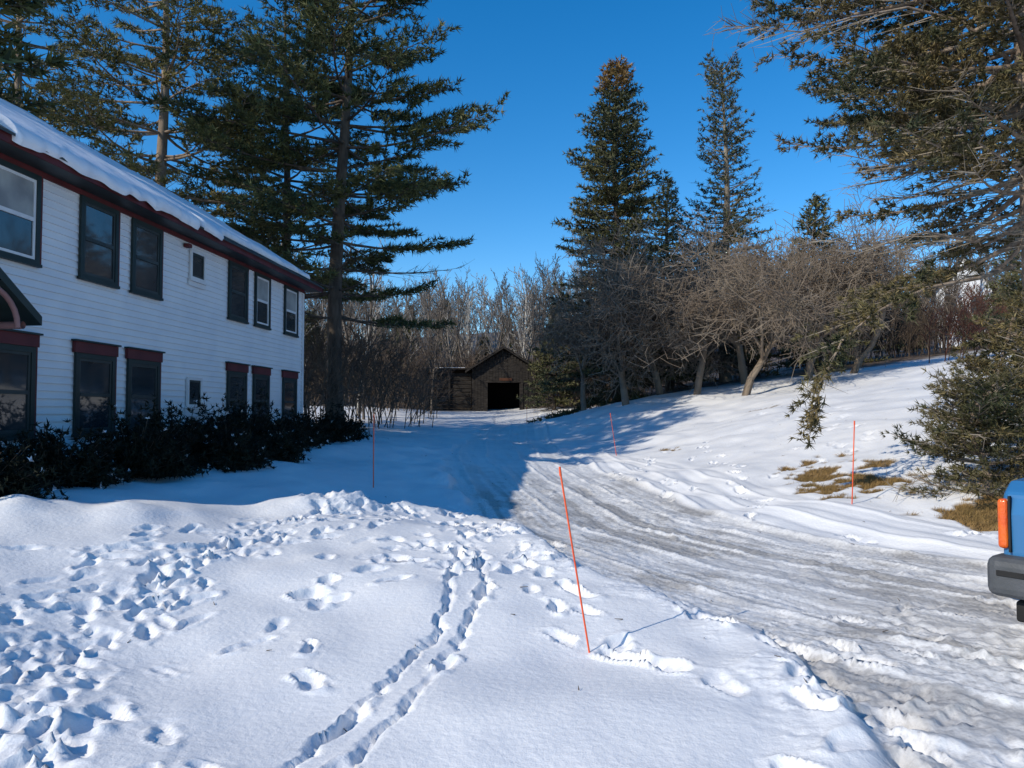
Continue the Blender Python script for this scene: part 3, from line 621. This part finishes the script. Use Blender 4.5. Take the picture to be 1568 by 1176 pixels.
# ------------------------------------------------------------ car
C=empty('blue_suv',mw=Matrix.Translation((3.15,4.86,-.04))@Matrix.Rotation(math.atan2(.60,.80),4,'Z'))
prof=[(.08,.42),(.03,.62),(.02,.98),(.05,1.12),(.16,1.19),(1.3,1.26),(1.85,1.78),(2.3,1.84),(3.7,1.84),(4.1,1.7),(4.3,1.15),(4.33,.45),(3.75,.40),(3.65,.62),(3.45,.78),(3.2,.78),(3.0,.62),(2.9,.40),(1.35,.40),(1.25,.62),(1.05,.78),(.8,.78),(.6,.62),(.5,.40)]
V=[(x,-.03,z) for x,z in prof]+[(x,-1.67,z) for x,z in prof];n=len(prof)
o=poly('body',V,[tuple(range(n)),tuple(range(2*n-1,n-1,-1))]+[(i,(i+1)%n,n+(i+1)%n,n+i) for i in range(n)],M_car,C,False)
bm=bmesh.new();bm.from_mesh(o.data);bmesh.ops.recalc_face_normals(bm,faces=bm.faces);bm.to_mesh(o.data);bm.free()
m=o.modifiers.new('b','BEVEL');m.width=.035;m.segments=3
boxes('front_bumper',[(-.10,.16,-1.72,.03,.46,.72)],M_bump,C,.06)
boxes('bumper_side_caps',[(.12,.48,-.025,.025,.48,.69),(.12,.48,-1.725,-1.675,.48,.69)],M_bump,C,.02)
boxes('bumper_strip',[(-.108,.14,-1.66,-.04,.60,.635)],M_rub,C,.004)
boxes('lower_valance',[(.02,.3,-1.6,-.1,.30,.435)],M_rub,C,.02)
boxes('turn_signal_lamps',[(-.005,.20,-.075,-.015,.76,1.08),(-.005,.20,-1.685,-1.625,.76,1.08)],M_amber,C,.022)
boxes('lamp_bezels',[(.0,.03,-.09,-.078,.74,1.10),(.0,.03,-1.62,-1.61,.74,1.10)],M_rub,C)
boxes('headlamps',[(-.01,.05,-.54,-.30,.79,1.06),(-.01,.05,-1.40,-1.16,.79,1.06)],M_lens,C,.02)
boxes('grille',[(-.005,.03,-1.12,-.58,.79+.05*k,.82+.05*k) for k in range(6)],M_bump,C)
boxes('side_windows',[(2.0,2.75,-.04,-.02,1.28,1.70),(2.82,3.8,-.04,-.02,1.28,1.70),(2.0,2.75,-1.68,-1.66,1.28,1.70),(2.82,3.8,-1.68,-1.66,1.28,1.70)],M_glass,C)
poly('windshield',[(1.33,-.15,1.31),(1.33,-1.55,1.31),(1.80,-1.5,1.76),(1.80,-.2,1.76)],[(0,1,2,3)],M_glass,C)
for wx in (.92,3.32):
    for wy in (-.03,-1.67):
        s=1 if wy>-.5 else -1
        tubes('tyre',[(wx,wy-.2*s,.36,wx,wy-.02*s,.36,.35,.35),(wx,wy-.02*s,.36,wx,wy,.36,.35,.31),(wx,wy,.36,wx,wy-.03*s,.36,.31,.20)],M_rub,28,C)
        tubes('wheel_rim',[(wx,wy-.04*s,.36,wx,wy-.035*s,.36,.22,.20),(wx,wy-.04*s,.36,wx,wy-.0*s,.36,.08,.06),(wx,wy,.36,wx,wy+.001,.36,.06,.0)],M_rim,20,C)
# ------------------------------------------------------------ sky, sun, camera
EL=math.radians(33);sd=Vector((.83,.558,0)).normalized()
wld=bpy.data.worlds.new('World');scn.world=wld;wld.use_nodes=True;nt=wld.node_tree
sk=nt.nodes.new('ShaderNodeTexSky');sk.sky_type='NISHITA';sk.sun_disc=False;sk.sun_elevation=EL;sk.sun_rotation=math.atan2(-sd.x,-sd.y)%(2*math.pi)
sk.air_density=1.0;sk.dust_density=.15;sk.ozone_density=3.0;sk.altitude=600
hs=nt.nodes.new('ShaderNodeHueSaturation');hs.inputs['Saturation'].default_value=1.38;hs.inputs['Value'].default_value=1.3
nt.links.new(sk.outputs['Color'],hs.inputs['Color'])
nt.links.new(hs.outputs['Color'],nt.nodes['Background'].inputs['Color']);nt.nodes['Background'].inputs['Strength'].default_value=.14
sl=bpy.data.lights.new('sun','SUN');sl.energy=4.3;sl.angle=math.radians(.5);sl.color=(1,.90,.74)
so=link(bpy.data.objects.new('sun',sl));dv=Vector((sd.x*math.cos(EL),sd.y*math.cos(EL),-math.sin(EL)));so.rotation_euler=dv.to_track_quat('-Z','Y').to_euler();so.location=(-30,-15,30)
cam=bpy.data.cameras.new('camera');cam.lens=26;cam.sensor_width=36;cam.clip_end=2000;cam.clip_start=.05
co=link(bpy.data.objects.new('camera',cam));co.location=(0,0,1.6);co.rotation_euler=(math.radians(92.2),0,0);scn.camera=co
scn.view_settings.view_transform='Standard';scn.view_settings.look='None';scn.view_settings.exposure=0
